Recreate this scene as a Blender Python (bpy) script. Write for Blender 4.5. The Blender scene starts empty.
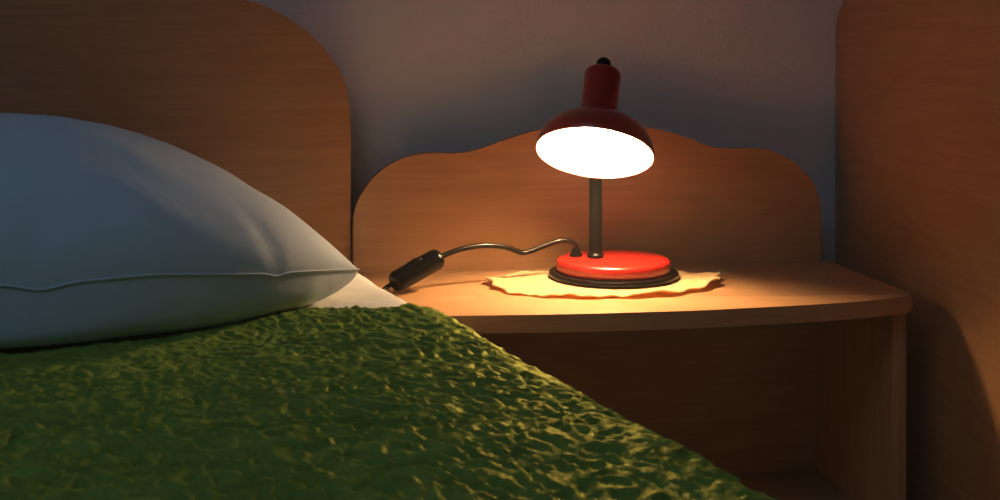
import bpy, bmesh, math, random
import numpy as np
from mathutils import Vector, Matrix

random.seed(4)
sc = bpy.context.scene
COL = sc.collection
PI = math.pi

# ------------------------------------------------------------------ helpers
def srgb(r, g, b):
    f = lambda c: (c/255/12.92) if c/255 <= .04045 else ((c/255+.055)/1.055)**2.4
    return (f(r), f(g), f(b), 1)

def tag(o, label=None, cat=None, group=None, kind=None):
    if label: o['label'] = label
    if cat: o['category'] = cat
    if group: o['group'] = group
    if kind: o['kind'] = kind
    return o

def root(name, loc=(0, 0, 0), rz=0.0):
    o = bpy.data.objects.new(name, None)
    o.empty_display_size = .05
    COL.objects.link(o)
    o.location = loc
    o.rotation_euler = (0, 0, rz)
    return o

def link(name, me, mat, parent=None):
    me.name = name
    if mat: me.materials.append(mat)
    o = bpy.data.objects.new(name, me)
    COL.objects.link(o)
    if parent: o.parent = parent
    return o

def finish(bm, name, mat, parent=None, off=(0, 0, 0), angle=40):
    """turn a bmesh (in world space) into one mesh object below parent"""
    bmesh.ops.recalc_face_normals(bm, faces=bm.faces)
    me = bpy.data.meshes.new(name)
    bm.to_mesh(me); bm.free()
    if any(off): me.transform(Matrix.Translation(-Vector(off)))
    for p in me.polygons: p.use_smooth = True
    me.set_sharp_from_angle(angle=math.radians(angle))
    return link(name, me, mat, parent)

def grid_mesh(bm, P, closed_u=False, closed_v=False):
    """P: array (n,m,3)"""
    n, m = P.shape[:2]
    vs = [[bm.verts.new(P[i, j]) for j in range(m)] for i in range(n)]
    for i in range(n if closed_u else n-1):
        for j in range(m if closed_v else m-1):
            a, b = vs[i][j], vs[(i+1) % n][j]
            c, d = vs[(i+1) % n][(j+1) % m], vs[i][(j+1) % m]
            try: bm.faces.new((a, b, c, d))
            except ValueError: pass
    return vs

def fast_grid(name, P, mat, parent=None, flip=False):
    n, m = P.shape[:2]
    idx = np.arange(n*m).reshape(n, m)
    q = np.stack([idx[:-1, :-1], idx[1:, :-1], idx[1:, 1:], idx[:-1, 1:]], -1).reshape(-1, 4)
    if flip: q = q[:, ::-1]
    me = bpy.data.meshes.new(name)
    me.from_pydata(P.reshape(-1, 3).tolist(), [], q.tolist())
    for p in me.polygons: p.use_smooth = True
    return link(name, me, mat, parent)

def board(bm, outline, to3, t0, t1, bev=.002, seg=3):
    """closed 2-D outline extruded from t0 to t1; to3(u,v,t)->xyz; long edges eased"""
    lo = [bm.verts.new(to3(u, v, t0)) for u, v in outline]
    hi = [bm.verts.new(to3(u, v, t1)) for u, v in outline]
    f0 = bm.faces.new(lo); f1 = bm.faces.new(hi)
    n = len(lo)
    for i in range(n):
        bm.faces.new((lo[i], lo[(i+1) % n], hi[(i+1) % n], hi[i]))
    if bev > 0:
        es = list(set(f0.edges) | set(f1.edges))
        bmesh.ops.bevel(bm, geom=es, offset=bev, segments=seg, profile=.5, affect='EDGES', clamp_overlap=True)

def box(bm, x0, x1, y0, y1, z0, z1, bev=.0015, seg=2):
    r = bmesh.ops.create_cube(bm, size=1)
    for v in r['verts']:
        v.co = Vector(((x0+x1)/2 + v.co.x*(x1-x0), (y0+y1)/2 + v.co.y*(y1-y0), (z0+z1)/2 + v.co.z*(z1-z0)))
    if bev > 0:
        es = list({e for v in r['verts'] for e in v.link_edges})
        bmesh.ops.bevel(bm, geom=es, offset=bev, segments=seg, profile=.5, affect='EDGES')

def lathe(bm, prof, n=64, M=None, cap0=True, cap1=True):
    M = M or Matrix.Identity(4)
    rings = []
    for r, z in prof:
        rings.append([bm.verts.new(M @ Vector((r*math.cos(2*PI*k/n), r*math.sin(2*PI*k/n), z))) for k in range(n)])
    for a, b in zip(rings[:-1], rings[1:]):
        for k in range(n):
            bm.faces.new((a[k], a[(k+1) % n], b[(k+1) % n], b[k]))
    if cap0: bm.faces.new(rings[0][::-1])
    if cap1: bm.faces.new(rings[-1])

def spline(pts, per=10):
    pts = [Vector(p) for p in pts]
    out = []
    P = [2*pts[0]-pts[1]] + pts + [2*pts[-1]-pts[-2]]
    for i in range(1, len(P)-2):
        for k in range(per):
            t = k/per
            a, b, c, d = P[i-1], P[i], P[i+1], P[i+2]
            out.append(.5*((2*b) + (c-a)*t + (2*a-5*b+4*c-d)*t*t + (3*b-a-3*c+d)*t**3))
    out.append(pts[-1])
    return out

def tube(bm, path, rad, n=16, cap=True):
    path = [Vector(p) for p in path]
    rads = rad if isinstance(rad, (list, tuple)) else [rad]*len(path)
    T = [(path[min(i+1, len(path)-1)] - path[max(i-1, 0)]).normalized() for i in range(len(path))]
    up = Vector((0, 0, 1)) if abs(T[0].z) < .9 else Vector((0, 1, 0))
    N = (up - T[0]*up.dot(T[0])).normalized()
    rings = []
    for p, t, r in zip(path, T, rads):
        N = (N - t*N.dot(t)).normalized()
        B = t.cross(N)
        rings.append([bm.verts.new(p + (N*math.cos(2*PI*k/n) + B*math.sin(2*PI*k/n))*r) for k in range(n)])
    for a, b in zip(rings[:-1], rings[1:]):
        for k in range(n):
            bm.faces.new((a[k], a[(k+1) % n], b[(k+1) % n], b[k]))
    if cap:
        bm.faces.new(rings[0][::-1]); bm.faces.new(rings[-1])

def frame_matrix(origin, axis, hint=(0, 1, 0)):
    z = Vector(axis).normalized()
    x = Vector(hint).cross(z).normalized()
    y = z.cross(x)
    return Matrix.Translation(Vector(origin)) @ Matrix((x, y, z)).transposed().to_4x4()

# vectorised 2-D gradient noise
_rng = np.random.RandomState(11)
_perm = np.concatenate([_rng.permutation(256)]*3)
_ang = _rng.rand(256)*2*PI
def noise2(x, y):
    xi = np.floor(x).astype(int); yi = np.floor(y).astype(int)
    xf = x-xi; yf = y-yi
    f = lambda t: t*t*t*(t*(t*6-15)+10)
    u, v = f(xf), f(yf)
    def g(ix, iy, dx, dy):
        a = _ang[_perm[(_perm[ix & 255] + (iy & 255))]]
        return np.cos(a)*dx + np.sin(a)*dy
    n00 = g(xi, yi, xf, yf); n10 = g(xi+1, yi, xf-1, yf)
    n01 = g(xi, yi+1, xf, yf-1); n11 = g(xi+1, yi+1, xf-1, yf-1)
    return (n00*(1-u)+n10*u)*(1-v) + (n01*(1-u)+n11*u)*v

# ------------------------------------------------------------------ materials
def new_mat(name):
    m = bpy.data.materials.new(name); m.use_nodes = True
    nt = m.node_tree
    return m, nt, nt.nodes['Principled BSDF']

def simple(name, col, rough=.5, metal=0., spec=.5, bump=None, coat=0.):
    m, nt, b = new_mat(name)
    b.inputs['Base Color'].default_value = col
    b.inputs['Roughness'].default_value = rough
    b.inputs['Metallic'].default_value = metal
    b.inputs['Specular IOR Level'].default_value = spec
    b.inputs['Coat Weight'].default_value = coat
    if bump:
        sc_, st, di = bump
        tc = nt.nodes.new('ShaderNodeTexCoord'); nz = nt.nodes.new('ShaderNodeTexNoise'); bp = nt.nodes.new('ShaderNodeBump')
        nz.inputs['Scale'].default_value = sc_; nz.inputs['Detail'].default_value = 4
        bp.inputs['Strength'].default_value = st; bp.inputs['Distance'].default_value = di
        nt.links.new(tc.outputs['Object'], nz.inputs['Vector']); nt.links.new(nz.outputs['Fac'], bp.inputs['Height'])
        nt.links.new(bp.outputs['Normal'], b.inputs['Normal'])
    return m

def wood(name, c0, c1, c2, grain='X', rough=.38, spec=.5):
    """veneer: fine streaks along the grain and broad cathedral figure"""
    m, nt, b = new_mat(name)
    L = nt.links.new; N = nt.nodes.new
    tc = N('ShaderNodeTexCoord')
    def mapped(sx, sy):
        mp = N('ShaderNodeMapping')
        s = {'X': (sx, sy, sy), 'Y': (sy, sx, sy), 'Z': (sy, sy, sx)}[grain]
        mp.inputs['Scale'].default_value = s
        L(tc.outputs['Object'], mp.inputs['Vector'])
        return mp
    fine = N('ShaderNodeTexNoise'); fine.inputs['Scale'].default_value = 1; fine.inputs['Detail'].default_value = 5; fine.inputs['Roughness'].default_value = .65
    L(mapped(6, 220).outputs[0], fine.inputs['Vector'])
    broad = N('ShaderNodeTexNoise'); broad.inputs['Scale'].default_value = 1; broad.inputs['Detail'].default_value = 2
    broad.inputs['Distortion'].default_value = .6
    L(mapped(2.2, 9).outputs[0], broad.inputs['Vector'])
    mul = N('ShaderNodeMath'); mul.operation = 'MULTIPLY'; mul.inputs[1].default_value = 9
    L(broad.outputs['Fac'], mul.inputs[0])
    sn = N('ShaderNodeMath'); sn.operation = 'PINGPONG'; sn.inputs[1].default_value = .5
    L(mul.outputs[0], sn.inputs[0])
    mix = N('ShaderNodeMath'); mix.operation = 'MULTIPLY_ADD'; mix.inputs[1].default_value = .30
    L(sn.outputs[0], mix.inputs[0])
    half = N('ShaderNodeMath'); half.operation = 'MULTIPLY'; half.inputs[1].default_value = .8
    L(fine.outputs['Fac'], half.inputs[0]); L(half.outputs[0], mix.inputs[2])
    rp = N('ShaderNodeValToRGB')
    e = rp.color_ramp.elements
    e[0].position = .25; e[0].color = c0
    e[1].position = .75; e[1].color = c2
    k = e.new(.5); k.color = c1
    L(mix.outputs[0], rp.inputs['Fac']); L(rp.outputs['Color'], b.inputs['Base Color'])
    b.inputs['Roughness'].default_value = rough
    b.inputs['Specular IOR Level'].default_value = spec
    bp = N('ShaderNodeBump'); bp.inputs['Strength'].default_value = .12; bp.inputs['Distance'].default_value = .0005
    L(fine.outputs['Fac'], bp.inputs['Height']); L(bp.outputs['Normal'], b.inputs['Normal'])
    return m

def fabric(name, col, rough=.85, weave=1400, bump=.25, sheen=.2, spec=.2, big=None):
    m, nt, b = new_mat(name)
    L = nt.links.new; N = nt.nodes.new
    b.inputs['Base Color'].default_value = col
    b.inputs['Roughness'].default_value = rough
    b.inputs['Specular IOR Level'].default_value = spec
    b.inputs['Sheen Weight'].default_value = sheen
    tc = N('ShaderNodeTexCoord')
    nz = N('ShaderNodeTexNoise'); nz.inputs['Scale'].default_value = weave; nz.inputs['Detail'].default_value = 2
    L(tc.outputs['Object'], nz.inputs['Vector'])
    bp = N('ShaderNodeBump'); bp.inputs['Strength'].default_value = bump; bp.inputs['Distance'].default_value = .0004
    L(nz.outputs['Fac'], bp.inputs['Height'])
    last = bp
    if big:
        n2 = N('ShaderNodeTexNoise'); n2.inputs['Scale'].default_value = big[0]; n2.inputs['Detail'].default_value = 3; n2.inputs['Distortion'].default_value = .5
        L(tc.outputs['Object'], n2.inputs['Vector'])
        b2 = N('ShaderNodeBump'); b2.inputs['Strength'].default_value = big[1]; b2.inputs['Distance'].default_value = big[2]
        L(n2.outputs['Fac'], b2.inputs['Height']); L(bp.outputs['Normal'], b2.inputs['Normal'])
        last = b2
    L(last.outputs['Normal'], b.inputs['Normal'])
    return m

BEECH = wood('beech veneer', srgb(166, 120, 80), srgb(180, 133, 92), srgb(192, 146, 104), 'X')
BEECH_DEEP = wood('beech veneer upright', srgb(166, 120, 80), srgb(180, 133, 92), srgb(192, 146, 104), 'Z')
BEECH_SIDE = wood('beech veneer sideways', srgb(170, 120, 80), srgb(184, 134, 92), srgb(196, 146, 104), 'Y')
WALLM = simple('rough white plaster', srgb(222, 213, 210), .9, spec=.15, bump=(170, .4, .003))
CEILM = simple('ceiling paint', srgb(225, 222, 218), .95, spec=.1, bump=(60, .1, .002))
FLOORM = wood('floor laminate', srgb(90, 58, 34), srgb(112, 74, 44), srgb(128, 88, 54), 'Y', rough=.5)
RED = simple('red enamel', srgb(172, 30, 21), .32, spec=.5, coat=.3, bump=(300, .02, .0005))
BLACK = simple('black plastic', srgb(9, 8, 8), .25, spec=.15, bump=(500, .03, .0003))
BLACKM = simple('black lacquered metal', srgb(11, 9, 8), .3, spec=.12, bump=(500, .02, .0003))
LINER = simple('white enamel liner', (.78, .76, .70, 1), .6, bump=(200, .02, .0003))
CORDM = simple('brown black cord', srgb(16, 10, 7), .2, spec=.16, bump=(600, .05, .0003))
DOILYM = fabric('cream crocheted cotton', srgb(216, 190, 138), .9, weave=900, bump=.9, big=(130, .9, .004))
nt_ = DOILYM.node_tree; b_ = nt_.nodes['Principled BSDF']
tr_ = nt_.nodes.new('ShaderNodeBsdfTranslucent'); tr_.inputs['Color'].default_value = srgb(240, 190, 120)
mx_ = nt_.nodes.new('ShaderNodeMixShader'); mx_.inputs[0].default_value = .35
nt_.links.new(b_.outputs[0], mx_.inputs[1]); nt_.links.new(tr_.outputs[0], mx_.inputs[2]); nt_.links.new(mx_.outputs[0], nt_.nodes['Material Output'].inputs['Surface'])
LINEN = fabric('white pillowcase cotton', srgb(198, 209, 222), .8, big=(14, .25, .01))
SHEETM = fabric('white sheet cotton', srgb(222, 216, 206), .85, big=(20, .3, .008))
METAL = simple('brushed steel', srgb(170, 165, 158), .35, metal=1, bump=(400, .03, .0003))

# green crinkled bedspread
m, nt, b = new_mat('green crinkled satin'); GREEN = m
L = nt.links.new; N = nt.nodes.new
tc = N('ShaderNodeTexCoord')
n1 = N('ShaderNodeTexNoise'); n1.inputs['Scale'].default_value = 60; n1.inputs['Detail'].default_value = 3
L(tc.outputs['Object'], n1.inputs['Vector'])
rp = N('ShaderNodeValToRGB'); rp.color_ramp.elements[0].position = .3; rp.color_ramp.elements[1].position = .7
rp.color_ramp.elements[0].color = srgb(100, 124, 54); rp.color_ramp.elements[1].color = srgb(134, 156, 72)
L(n1.outputs['Fac'], rp.inputs['Fac']); L(rp.outputs['Color'], b.inputs['Base Color'])
b.inputs['Roughness'].default_value = .58
b.inputs['Specular IOR Level'].default_value = 0.0
b.inputs['Specular Tint'].default_value = (1, .86, .36, 1)
b.inputs['Sheen Weight'].default_value = .0; b.inputs['Sheen Tint'].default_value = srgb(200, 215, 120); b.inputs['Sheen Roughness'].default_value = .5
n2 = N('ShaderNodeTexNoise'); n2.inputs['Scale'].default_value = 330; n2.inputs['Detail'].default_value = 3; n2.inputs['Distortion'].default_value = 1
L(tc.outputs['Object'], n2.inputs['Vector'])
bp = N('ShaderNodeBump'); bp.inputs['Strength'].default_value = .4; bp.inputs['Distance'].default_value = .0012
L(n2.outputs['Fac'], bp.inputs['Height']); L(bp.outputs['Normal'], b.inputs['Normal'])

gl = N('ShaderNodeBsdfGlossy'); gl.inputs['Color'].default_value = (.80, .78, .24, 1); gl.inputs['Roughness'].default_value = .46
mx = N('ShaderNodeMixShader'); mx.inputs[0].default_value = .07
L(bp.outputs['Normal'], gl.inputs['Normal']); L(b.outputs[0], mx.inputs[1]); L(gl.outputs[0], mx.inputs[2])
L(mx.outputs[0], nt.nodes['Material Output'].inputs['Surface'])

# lamp bulb
BULB_POWER = 580.0
m = bpy.data.materials.new('glowing frosted bulb'); m.use_nodes = True; BULBM = m
nt = m.node_tree; nt.nodes.clear()
em = nt.nodes.new('ShaderNodeEmission'); em.inputs['Color'].default_value = (1.0, .66, .34, 1); em.inputs['Strength'].default_value = BULB_POWER
ou = nt.nodes.new('ShaderNodeOutputMaterial'); nt.links.new(em.outputs[0], ou.inputs['Surface'])

# ------------------------------------------------------------------ the room
WY = .088
def struct(name, mat, *b_):
    bm = bmesh.new(); box(bm, *b_, bev=0)
    return tag(finish(bm, name, mat), kind='structure')
struct('wall_back', WALLM, -2.3, 2.1, WY, WY+.12, 0, 2.5)
struct('floor', FLOORM, -2.3, 2.1, -3.0, WY+.12, -.06, 0)
struct('ceiling', CEILM, -2.3, 2.1, -3.0, WY+.12, 2.5, 2.56)
struct('wall_right', WALLM, 2.0, 2.12, -3.0, WY, 0, 2.5)
struct('wall_front', WALLM, -2.2, 2.0, -3.0, -2.9, 0, 2.5)
struct('wall_left', WALLM, -2.3, -2.2, -3.0, WY, 0, 2.5)

# ------------------------------------------------------------------ nightstand
NX0, NX1 = .018, .642
ns = root('nightstand', (.33, -.12, 0))
tag(ns, 'light beech bedside table with wavy raised back, standing beside the bed under the lamp', 'bedside table')
off = (.33, -.12, 0)
# top board: bowed front, left front corner well rounded, right one tight
out = [(NX1, -.001), (NX1, -.222)]
for k in range(1, 7):
    a = k/6*PI/2*.83
    out.append((NX1-.012*(1-math.cos(a)), -.222-.012*math.sin(a)))
xr, yr = out[-1]
out += [(p.x, p.y) for p in spline([(xr, yr, 0), (.585, -.2500, 0), (.516, -.2620, 0), (.382, -.2735, 0), (.254, -.2730, 0), (.165, -.2675, 0), (.105, -.2620, 0)], 6)][1:]
for k in range(1, 13):
    a = k/12*PI/2
    out.append((.105-.087*math.sin(a), -.262+.087*(1-math.cos(a))))
out.append((NX0, -.001))
bm = bmesh.new(); board(bm, out, lambda u, v, t: (u, v, t), .4815, .5, .005, 4)
finish(bm, 'tabletop', BEECH, ns, off)
# shaped back panel
prof = [(.0259,.5638),(.0313,.5846),(.0417,.6029),(.0558,.6195),(.073,.6321),(.094,.6408),(.115,.6446),(.1362,.6444),(.1537,.6440),
        (.1712,.6462),(.1901,.6512),(.2128,.6592),(.233,.6658),(.2559,.6718),(.29,.6775),(.33,.6797),(.37,.6775),(.4036,.6735),
        (.4260,.6685),(.4480,.6615),(.4700,.6535),(.4885,.6480),(.5060,.6462),(.5230,.6462),(.5430,.6466),(.5640,.6425),(.5850,.6335),(.6030,.6200),(.6182,.6031),(.6270,.5834),(.6305,.5638)]
pp = [(p.x, p.y) for p in spline([(x, z, 0) for x, z in prof], 4)]
outl = [(.0259, .16)] + pp + [(.6305, .16)]
bm = bmesh.new(); board(bm, outl, lambda u, v, t: (u, t, v), 0, .018, .002, 3)
finish(bm, 'back_panel', BEECH, ns, off)
for x0, x1 in ((.623, .640), (.024, .041)):
    bm = bmesh.new(); box(bm, x0, x1, -.216, -.0005, 0, .4812)
    finish(bm, 'side_panel', BEECH_DEEP, ns, off)
bm = bmesh.new(); box(bm, .0415, .6225, -.205, -.0005, .212, .230)
finish(bm, 'shelf', BEECH, ns, off)
bm = bmesh.new(); box(bm, .0415, .6225, -.205, -.0005, .05, .066)
finish(bm, 'bottom_board', BEECH, ns, off)
bm = bmesh.new(); box(bm, .0415, .6225, -.2, -.184, 0, .0495)
finish(bm, 'plinth', BEECH, ns, off)
bm = bmesh.new(); box(bm, .044, .620, -.218, -.2055, .070, .208)
dr = finish(bm, 'drawer', BEECH, ns, off)
bm = bmesh.new(); lathe(bm, [(.006, 0), (.006, .010), (.013, .014), (.014, .020), (.010, .025), (.003, .0265)], 24, frame_matrix((.33, -.2178, .14), (0, -1, 0), (0, 0, 1)))
finish(bm, 'knob', METAL, dr, off)

# ------------------------------------------------------------------ wardrobe (its side stands beside the nightstand)
wd = root('wardrobe', (1.1, -.25, 0))
tag(wd, 'tall reddish wood veneer cupboard side standing right of the bedside table', 'wardrobe')
off = (1.1, -.25, 0)
WX = .6845
side = [(-.56, 0), (WY-.008, 0), (WY-.008, .806)]
side += [(WY-.008-d, z) for d, z in ((.003, .814), (.010, .823), (.021, .834), (.032, .846), (.045, .864), (.055, .890), (.060, .930))]
side += [(WY-.068, 1.9), (-.56, 1.9)]
for x0 in (WX, 1.60):
    bm = bmesh.new(); board(bm, side, lambda u, v, t: (t, u, v), x0, x0+.02, .002, 3)
    finish(bm, 'side_panel', BEECH_SIDE, wd, off)
bm = bmesh.new(); box(bm, WX-.005, 1.625, -.585, WY-.068, 1.9005, 1.925); finish(bm, 'top_board', BEECH, wd, off)
bm = bmesh.new(); box(bm, WX+.0205, 1.5995, -.54, -.02, .07, .09); finish(bm, 'bottom_board', BEECH, wd, off)
bm = bmesh.new(); box(bm, WX+.0205, 1.5995, -.018, -.01, .06, 1.89); finish(bm, 'back_board', BEECH, wd, off)
for x0, x1, hx in ((WX+.002, 1.150, 1.115), (1.153, 1.618, 1.185)):
    bm = bmesh.new(); box(bm, x0, x1, -.580, -.5605, .065, 1.895)
    d = finish(bm, 'door', BEECH_DEEP, wd, off)
    bm = bmesh.new(); tube(bm, spline([(hx, -.579, .98), (hx, -.603, .985), (hx, -.606, 1.04), (hx, -.603, 1.095), (hx, -.579, 1.10)], 8), .005, 12)
    finish(bm, 'handle', METAL, d, off)

# ------------------------------------------------------------------ bed (turned a little off the wall)
BA = math.radians(8)
BO = Vector((-.022, -.02, 0))
BM_ = Matrix.Translation(BO) @ Matrix.Rotation(BA, 4, 'Z')
bed = root('bed', BO, BA)
tag(bed, 'bed with tall round-cornered beech headboard standing against the plaster wall', 'bed')
hb = [(.049, .6), (.049, .674), (.0475,.7062),(.0425,.7285),(.032,.7532),(.016,.7754),(-.0035,.7943),(-.0278,.8118),(-.053,.825),(-.0779,.8331),
      (-.11, .840), (-.15, .846), (-.20, .860), (-.27, .885), (-.35, .905), (-.43, .912)]
hp = [(p.x, p.y) for p in spline([(x, z, 0) for x, z in hb], 4)]
mir = [(-.86-x, z) for x, z in hp[::-1]]
bm = bmesh.new(); board(bm, [(.049, .12)] + hp + mir[1:] + [(-.909, .12)], lambda u, v, t: (u, t, v), .020, .040, .002, 3)
finish(bm, 'headboard', BEECH, bed)
for x0 in (-.03, -.855):
    bm = bmesh.new(); box(bm, x0, x0+.025, -2.0, .0195, .20, .40); finish(bm, 'side_rail', BEECH_SIDE, bed)
bm = bmesh.new(); box(bm, -.855, -.005, -2.024, -2.0005, .14, .46); finish(bm, 'footboard', BEECH, bed)
bm = bmesh.new(); box(bm, -.829, -.031, -1.98, .015, .335, .355); finish(bm, 'slat_base', BEECH, bed)
for x0 in (-.07, -.85):
    for y0 in (-1.98, -.05):
        bm = bmesh.new(); lathe(bm, [(.020, 0), (.024, .02), (.026, .199)], 20, Matrix.Translation((x0+.03, y0, 0))); finish(bm, 'leg', BEECH_DEEP, bed)

# mattress in a white sheet
def sheet_grid(ys, us, edge, top, R_, hang, nd=60, tuck=None):
    """smooth surface: flat top from us, rounded over the right edge, then hanging"""
    dr_ = np.linspace(0, 1, nd)[1:]
    P = np.zeros((len(ys), len(us)+len(dr_), 3))
    ARC = R_*PI/2
    for i, y in enumerate(ys):
        ex = float(edge(y)) - R_
        P[i, :len(us), 0] = np.where(us > -.60, -.60 + (us+.60)*(ex+.60)/.60, us)
        P[i, :, 1] = y
        s = dr_*(ARC+hang)
        a = np.clip(s/R_, 0, PI/2)
        h = np.clip(s-ARC, 0, None)
        P[i, len(us):, 0] = ex + R_*np.sin(a) + (tuck(y, h) if tuck else 0)
        P[i, len(us):, 2] = -R_*(1-np.cos(a)) - h
    P[:, :len(us), 2] = top(P[:, :len(us), 0], P[:, :len(us), 1])
    P[:, len(us):, 2] += P[:, len(us)-1:len(us), 2]
    return P
def dip(x, y): return .007*np.clip((-.02-x)/.12, 0, 1)*np.clip((y+.72)/.12, 0, 1)
def mat_edge(y): return np.interp(-y, [0, .08, .17, .23, .2858, .3816, .43, .52, .7, 2.0], [.004, .010, .026, .040, .0465, .0560, .058, .045, .03, .02])
def mat_top(x, y): return .5475 + .0035*noise2(x*9+2, y*9) + .0015*noise2(x*30, y*26+5) - .03*np.clip((y+.03)/.05, 0, 1)**2 - dip(x, y) - .009*np.clip((-y-.50)/.04, 0, 1)
def mat_tuck(y, h): return -np.clip(h/.02, 0, 1)*(float(mat_edge(y))+.035)
P = sheet_grid(np.concatenate([np.linspace(.015, -.60, 160), np.linspace(-.62, -1.95, 40)]), np.linspace(-.83, 0, 90), mat_edge, mat_top, .042, .15, 60, mat_tuck)
l0 = P[:, :1].copy(); l0[..., 2] = .358
P = np.concatenate([l0, P], 1)
b0 = P[:1].copy(); b0[..., 2] = np.minimum(b0[..., 2], .358)
b1 = P[-1:].copy(); b1[..., 2] = np.minimum(b1[..., 2], .358)
P = np.concatenate([b0, P, b1], 0)
mt = fast_grid('mattress', P, SHEETM)
bm = bmesh.new(); bm.from_mesh(mt.data)
bmesh.ops.remove_doubles(bm, verts=bm.verts, dist=1e-5)
bmesh.ops.holes_fill(bm, edges=[e for e in bm.edges if e.is_boundary], sides=0)
bmesh.ops.recalc_face_normals(bm, faces=bm.faces); bm.to_mesh(mt.data); bm.free()
mt.data.set_sharp_from_angle(angle=math.radians(60))
mt.matrix_world = BM_
tag(mt, 'mattress in a white sheet, its lit corner showing between pillow and bedside table', 'mattress')

# ------------------------------------------------------------------ green bedspread
def top_z(x, y):
    """height of the bedspread's smooth top in bed space"""
    return .5530 + .026*np.clip((-y-.5)/.5, 0, 1.4) - dip(x, y) + .004*noise2(x*7+3, y*7) + .0025*noise2(x*17, y*17+9)
def edge_x(y):
    return np.interp(-y, [.42, .55, .70, .80, .90, .96, 1.2, 2.0], [.0640, .0735, .0815, .0860, .0925, .0965, .108, .11])
ys = np.concatenate([np.linspace(-.462, -1.16, 430), np.linspace(-1.17, -2.0, 60)])
us = np.concatenate([np.linspace(-.84, -.60, 50)[:-1], np.linspace(-.60, 0, 340)])
P = sheet_grid(ys, us, edge_x, top_z, .045, .22, 110)
P[..., 1] += .045*np.clip((.0-P[..., 0])/.09, 0, 1)*np.clip((P[..., 1]+.66)/.19, 0, 1)
# arc length coordinate for the crinkle pattern
d = np.sqrt(np.sum(np.diff(P, axis=1)**2, -1)); S_ = np.concatenate([np.zeros((len(ys), 1)), np.cumsum(d, 1)], 1)
Yc = P[..., 1]
wx = S_ + .010*noise2(S_*55+7, Yc*40); wy = Yc + .010*noise2(S_*55, Yc*40+31)
r1 = 1-np.abs(noise2(wx*88, wy*40))*2.6
r2 = 1-np.abs(noise2(wx*150+40, wy*75+13))*2.6
lump = noise2(wx*40+5, wy*40)
w3 = 1-np.abs(noise2(wx*105+9+9*noise2(S_*12+3, Yc*12), wy*40+3+9*noise2(S_*12, Yc*12)))*2.4
disp = .0021*np.clip(r1, 0, 1)**1.2 + .0011*np.clip(r2, 0, 1)**1.2 + .0017*np.clip(w3, 0, 1) + .0010*lump
# normals of the smooth sheet
du = np.gradient(P, axis=1); dv = np.gradient(P, axis=0)
nn = np.cross(du, dv); nn /= np.linalg.norm(nn, axis=-1, keepdims=True)+1e-12
if nn[10, 10, 2] < 0: nn = -nn
disp *= 1 - .5*np.clip((-.05-P[..., 0])/.1, 0, 1)*np.clip((P[..., 1]+.60)/.06, 0, 1)
P = P + nn*disp[..., None]
# the upper hem: turned edge rolling down on to the sheet
hem = []
for k in range(1, 7):
    a = k/6*PI*.8
    q = P[0].copy(); q[:, 1] += .007*math.sin(a); q[:, 2] -= .007*(1-math.cos(a)); hem.append(q)
P = np.concatenate([np.array(hem[::-1]), P], 0)
sp = fast_grid('bedspread', P, GREEN)
so = sp.modifiers.new('thickness', 'SOLIDIFY'); so.thickness = .004; so.offset = -1
sp.matrix_world = BM_
tag(sp, 'crinkled dark green bedspread spread over the bed below the pillow', 'bedspread')
up = sp.data.polygons[5000].normal.z
if up < 0:
    sp.data.flip_normals()

# ------------------------------------------------------------------ pillow
PT = Vector((.024, -.405, 0))                       # the corner pointing at the nightstand
pa = math.radians(27)
e1 = np.array([-math.cos(pa), -math.sin(pa), 0]); e2 = np.array([-math.sin(pa), math.cos(pa), 0])
LX, LY = .31, .205                                   # half sizes
ctr = np.array(PT) + e1*LX + e2*LY
na, nb = 150, 110
A = np.sin(np.linspace(-PI/2, PI/2, na)); Bb = np.sin(np.linspace(-PI/2, PI/2, nb))
a, b_ = np.meshgrid(A, Bb, indexing='ij')            # a=-1: right end, b=-1: front
def seam_z(a, b_):
    return .601 - .027*np.clip((-a-.3)/.7, 0, 1)**1.4 + .004*noise2(a*2.5, b_*2)
def pil(side):
    px = LX*a*(1-.05*(1-b_**2)); py = LY*b_*(1-.05*(1-a**2)*(b_ > 0)) - .060*np.sin(PI*np.clip((a+1)/1.25, 0, 1))*((1-b_)/2)**1.5
    ea = np.clip(1-a**2, 0, 1); eb = np.clip(1-b_**2, 0, 1)
    bul = lambda dd: np.where(dd < .5, np.sin(PI*np.clip(dd/.5, 0, 1)), 0)
    ox = .016*bul(1-np.abs(a))*np.sign(a)*eb**.6; oy = .036*bul(1-np.abs(b_))*np.sign(b_)*ea**.6
    if side > 0:
        h = .117*(ea**.47)*(eb**.52)
        h = h*(1+.05*noise2(a*2.2+4, b_*2.2)) + .0045*noise2(a*6, b_*5+3)*(ea*eb)**.4
        # pulled creases running in from the front seam
        for a0, w, dep, lean in ((-.68, .030, .0035, .35), (-.08, .05, .0060, -.2), (.45, .07, .008, .2)):
            dd = (b_+1)
            c = a0 + lean*dd
            h -= dep*np.exp(-((a-c)/w)**2)*np.exp(-((dd-.05)/.09)**2)
        z = seam_z(a, b_) + h
        k = .35
    else:
        h = -.066*(ea**.30)*(eb**.27)
        h = h*(1+.06*noise2(a*3+9, b_*3+2))
        z = np.maximum(seam_z(a, b_) + h, .5490)
        k = 1.0
    q = ctr + (px+ox*k)[..., None]*e1 + (py+oy*k)[..., None]*e2
    q[..., 2] = z
    return q
bm = bmesh.new()
Tp, Bt = pil(1), pil(-1)
Bt[0], Bt[-1], Bt[:, 0], Bt[:, -1] = Tp[0], Tp[-1], Tp[:, 0], Tp[:, -1]
grid_mesh(bm, Tp); grid_mesh(bm, Bt)
bmesh.ops.remove_doubles(bm, verts=bm.verts, dist=1e-5)
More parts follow.
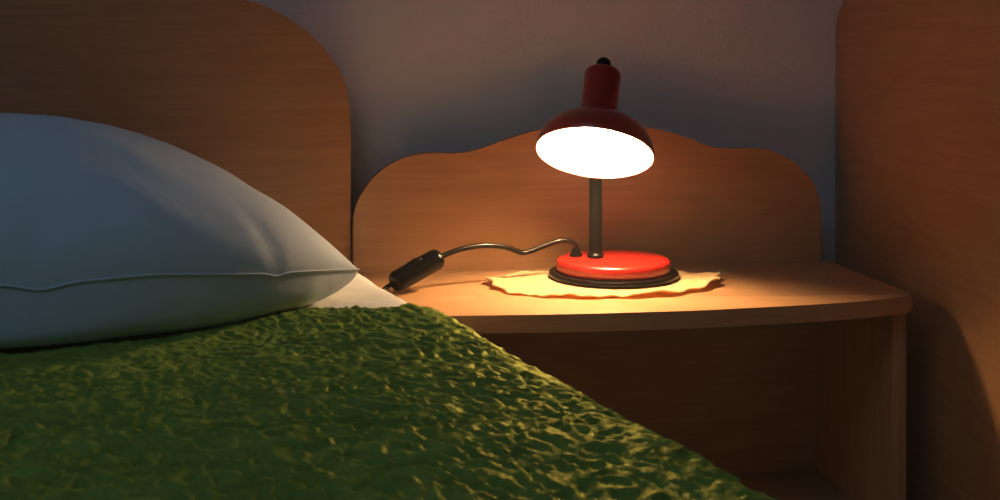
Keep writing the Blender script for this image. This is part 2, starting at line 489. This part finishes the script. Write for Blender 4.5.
# welt of the seam around the pillow
pil_o = finish(bm, 'pillow', LINEN, None, (0, 0, 0), 60)
tag(pil_o, 'plump blue-grey white pillow lying askew on the bed against the headboard', 'pillow')
ring = np.concatenate([Tp[:, 0], Tp[-1, 1:], Tp[-2::-1, -1], Tp[0, -2:0:-1]], 0)
c0 = ring.mean(0)
ring = [Vector(p) + (Vector(p)-Vector(c0)).normalized()*.0006 for p in ring]
bm = bmesh.new(); tube(bm, [p for i, p in enumerate(ring) if i == 0 or (p-ring[i-1]).length > 2e-4] + [ring[0]], .0009, 8)
finish(bm, 'seam', LINEN, pil_o)

# ------------------------------------------------------------------ doily
DC = (.3155, -.1165)
nr, nt_ = 46, 260
rr = np.linspace(0, 1, nr); tt = np.linspace(0, 2*PI, nt_)
Rg, Tg = np.meshgrid(rr, tt, indexing='ij')
edge = 1 + .022*np.cos(Tg*17) + .012*np.sin(Tg*5+1) + .01*np.sin(Tg*9)
ruf = np.clip((Rg-.62)/.38, 0, 1)**1.6
wave = .5+.5*np.sin(Tg*9+.9*np.sin(Tg*2)+.4) + .35*np.sin(Tg*4+2.2)
X = DC[0] + .1365*Rg*edge*np.cos(Tg); Y = DC[1] + .090*Rg*edge*np.sin(Tg)
Z = .5018 + ruf*.0024*np.clip(wave, 0, None) + .0006*np.cos(Rg*46)*np.cos(Tg*34)*np.clip(Rg*3-1.2, 0, 1) + .0011*noise2(X*70, Y*90)*np.clip(Rg*4-2.2, 0, 1) + .0008*np.sin(Tg*31+3*np.sin(Tg*3))*ruf
Z += .005*np.clip((np.cos(Tg+.35)-.75)/.25, 0, 1)*ruf + .003*np.exp(-((Tg-5.0)/.22)**2)*ruf + .003*np.clip((-np.cos(Tg)-.93)/.07, 0, 1)*ruf
Z = np.maximum(Z, .5008)
in_base = np.hypot(X-.333, Y+.090) < .0785
Z = np.where(in_base, np.minimum(Z, .5026), Z)
dl = fast_grid('doily', np.stack([X, Y, Z], -1), DOILYM)
so = dl.modifiers.new('thickness', 'SOLIDIFY'); so.thickness = .0012; so.offset = 0
tag(dl, 'cream crocheted oval doily with a wavy edge under the red lamp', 'doily')

# ------------------------------------------------------------------ table lamp
LB = (.3330, -.090, .5034)
lamp = root('table_lamp', LB)
tag(lamp, 'lit red metal desk lamp with tilted shade and black stem standing on the cream doily', 'lamp')
MB_ = Matrix.Translation(LB)
bm = bmesh.new(); lathe(bm, [(.060, 0), (.074, .0002), (.0765, .0015), (.0772, .0035), (.0765, .0055), (.073, .0068), (.066, .0072)], 96, MB_)
finish(bm, 'base_ring', BLACK, lamp, LB)
bm = bmesh.new(); lathe(bm, [(.064, .0070), (.0672, .0074), (.0678, .009), (.0678, .0168), (.0672, .0191), (.0655, .0208), (.0625, .0218), (.058, .0221), (.02, .0223)], 96, MB_)
finish(bm, 'base', RED, lamp, LB)
PZ = LB[2]+.0220
post_top = Vector((.3115, -.088, .695))
bm = bmesh.new(); lathe(bm, [(.0098, 0), (.0098, .004), (.0078, .006), (.0078, post_top.z-PZ-.004), (.0060, post_top.z-PZ)], 32, Matrix.Translation((.3115, -.088, PZ)))
finish(bm, 'stem', BLACKM, lamp, LB)

# shade
ax = Vector((.198, .465, .872)).normalized()
SO = Vector((.2925, -.168, .6555))
MS = frame_matrix(SO, ax)
outer = [(.0668, 0), (.0672, .0008), (.0662, .008), (.0637, .016), (.0590, .0245), (.0515, .0325), (.0420, .0395), (.0320, .0440), (.0250, .0462), (.0222, .0475), (.0213, .0500),
         (.0213, .100), (.0208, .1035), (.0192, .1058), (.0165, .1070), (.0030, .1078)]
bm = bmesh.new(); lathe(bm, outer, 96, MS, cap0=False)
lathe(bm, [(.0668, 0), (.0662, .0001), (.0655, .001)], 96, MS, cap0=False, cap1=False)
bmesh.ops.remove_doubles(bm, verts=bm.verts, dist=1e-6)
shade = finish(bm, 'lamp_shade', RED, lamp, LB, 50)
bm = bmesh.new(); lathe(bm, [(.0656, .0006), (.0650, .008), (.0625, .016), (.0578, .0240), (.0504, .0317), (.0412, .0384), (.0312, .0428), (.0240, .0449), (.0190, .046), (.0190, .095)], 96, MS, cap0=False)
finish(bm, 'shade_liner', LINER, shade, LB)
bm = bmesh.new()
lathe(bm, [(.0035, .1070), (.0035, .1085), (.0065, .1098), (.0084, .1125), (.0088, .1160), (.0080, .1200), (.0050, .1232), (.001, .1242)], 32, MS)
finish(bm, 'knob', BLACK, shade, LB)
# socket and bulb
bm = bmesh.new(); lathe(bm, [(.014, .058), (.015, .060), (.015, .085), (.012, .090)], 32, MS)
finish(bm, 'socket', BLACK, lamp, LB)
bm = bmesh.new()
prof_b = [(.0005, .0185)] + [(.0200*math.sin(t), .0385-.0200*math.cos(t)) for t in np.linspace(.12, 2.5, 20)] + [(.0115, .0555), (.0115, .062)]
lathe(bm, prof_b, 40, MS)
finish(bm, 'bulb', BULBM, lamp, LB)
# hinge joining stem and shade neck
neck = SO + ax*.070 + (Vector((0, 1, 0)) - ax*ax.y).normalized()*.0195
bm = bmesh.new(); tube(bm, spline([post_top - Vector((0, 0, .012)), post_top + Vector((0, 0, .003)), post_top.lerp(neck, .5)+Vector((0, 0, .004)), neck], 8), .0058, 16)
finish(bm, 'hinge', BLACKM, lamp, LB)

# cord with grommet and in-line switch
GR = Vector((.2905, -.075, PZ))
bm = bmesh.new(); lathe(bm, [(.0078, 0), (.0078, .003), (.0056, .0042), (.0050, .0085), (.0036, .0095)], 24, Matrix.Translation(GR))
finish(bm, 'grommet', BLACK, lamp, LB)
sw0 = Vector((.0654, -.155, .5125)); sw1 = Vector((.1245, -.128, .5385))
sd = (sw1-sw0).normalized()
cord = spline([GR+Vector((0, 0, .006)), (.2895, -.076, .5390), (.2803, -.077, .5446), (.2678, -.079, .5446), (.2517, -.081, .5402), (.2335, -.085, .5345), (.2242, -.087, .5332),
               (.2154, -.090, .5362), (.2014, -.096, .5419), (.1765, -.106, .5458), (.1533, -.115, .5449), (.1365, -.122, .5418), sw1-sd*.004], 10)
bm = bmesh.new(); tube(bm, cord, .0031, 14)
finish(bm, 'cord', CORDM, lamp, LB)
bm = bmesh.new()
path, rad = [], []
Ls = (sw1-sw0).length
for k in range(25):
    s = k/24
    path.append(sw0 + (sw1-sw0)*s)
    e = min(s, 1-s)*Ls
    rad.append(.0122*math.sqrt(max(.08, 1-max(0, 1-e/.009)**2)))
tube(bm, path, rad, 28)
sw = finish(bm, 'inline_switch', BLACK, lamp, LB)
mid = sw0.lerp(sw1, .45)
upn = (Vector((0, -.3, 1)) - sd*Vector((0, -.3, 1)).dot(sd)).normalized()
bm = bmesh.new(); tube(bm, [mid + upn*.009 - sd*.012, mid+upn*.0105-sd*.004, mid+upn*.0112+sd*.004, mid+upn*.0102+sd*.012], [.003, .0042, .0042, .003], 14)
finish(bm, 'rocker', BLACK, sw, LB)
bm = bmesh.new(); tube(bm, spline([sw0+sd*.003, sw0-sd*.006, (.050, -.168, .5045), (.034, -.173, .5032), (.020, -.176, .5036), (.0125, -.178, .495), (.0110, -.179, .46), (.0105, -.179, .30), (.0105, -.178, .06), (.0105, -.165, .0060), (.0105, -.10, .0030), (.0105, -.03, .0030)], 8), .0027, 12)
finish(bm, 'cord', CORDM, lamp, LB)

# ------------------------------------------------------------------ added roof window, out of view, to carry the blue fill light
WC = (-.75, -1.55, 2.5)
wn = root('added_window_1', WC); tag(wn, kind='structure')
bm = bmesh.new()
for x0, x1, y0, y1 in ((-1.5, -1.44, -2.2, -.9), (-.06, 0, -2.2, -.9), (-1.44, -.06, -2.2, -2.14), (-1.44, -.06, -.96, -.9), (-.78, -.72, -2.14, -.96)):
    box(bm, x0, x1, y0, y1, 2.45, 2.5, .003)
finish(bm, 'added_window_frame', simple('added window white paint', srgb(230, 230, 228), .4, bump=(200, .02, .0005)), wn, WC)
def area(name, loc, target, sx, sy, power, col):
    l = bpy.data.lights.new(name, 'AREA'); l.shape = 'RECTANGLE'; l.size = sx; l.size_y = sy; l.energy = power; l.color = col
    o = bpy.data.objects.new(name, l); COL.objects.link(o); o.location = loc
    o.rotation_euler = (Vector(target)-Vector(loc)).to_track_quat('-Z', 'Y').to_euler()
    return o
area('added_fill_light', (WC[0], WC[1], 2.47), (WC[0]+.01, WC[1]+.15, 1.47), 1.34, 1.2, 9.0, (.48, .74, 1.01))  # added area light: bluish overhead fill, no known source

w = bpy.data.worlds.new('dusk'); sc.world = w; w.use_nodes = True
w.node_tree.nodes['Background'].inputs['Color'].default_value = (.50, .68, 1.0, 1)
w.node_tree.nodes['Background'].inputs['Strength'].default_value = .06

# thin haze added to the air to imitate the glow around the lamp
GLOW_HAZE = .030
v = w.node_tree.nodes.new('ShaderNodeVolumeScatter'); v.inputs['Density'].default_value = GLOW_HAZE; v.inputs['Anisotropy'].default_value = .2
w.node_tree.links.new(v.outputs[0], w.node_tree.nodes['World Output'].inputs['Volume'])

# ------------------------------------------------------------------ camera
cd = bpy.data.cameras.new('camera'); cam = bpy.data.objects.new('camera', cd); COL.objects.link(cam)
cam.location = (0, -1.487, .768)
cam.rotation_euler = (PI/2, 0, -math.radians(8))
cd.sensor_width = 36; cd.lens = 1.2*36
cd.shift_y = -.196
cd.clip_start = .02
cd.dof.use_dof = True; cd.dof.focus_distance = 1.38; cd.dof.aperture_fstop = 24
sc.camera = cam

vs = sc.view_settings
sc.display_settings.display_device = 'sRGB'
vs.view_transform = 'Standard'; vs.look = 'None'; vs.exposure = 0; vs.gamma = 1; vs.use_curve_mapping = False
sc.cycles.use_denoising = True
sc.cycles.sample_clamp_indirect = 8
sc.cycles.max_bounces = 10; sc.cycles.diffuse_bounces = 6
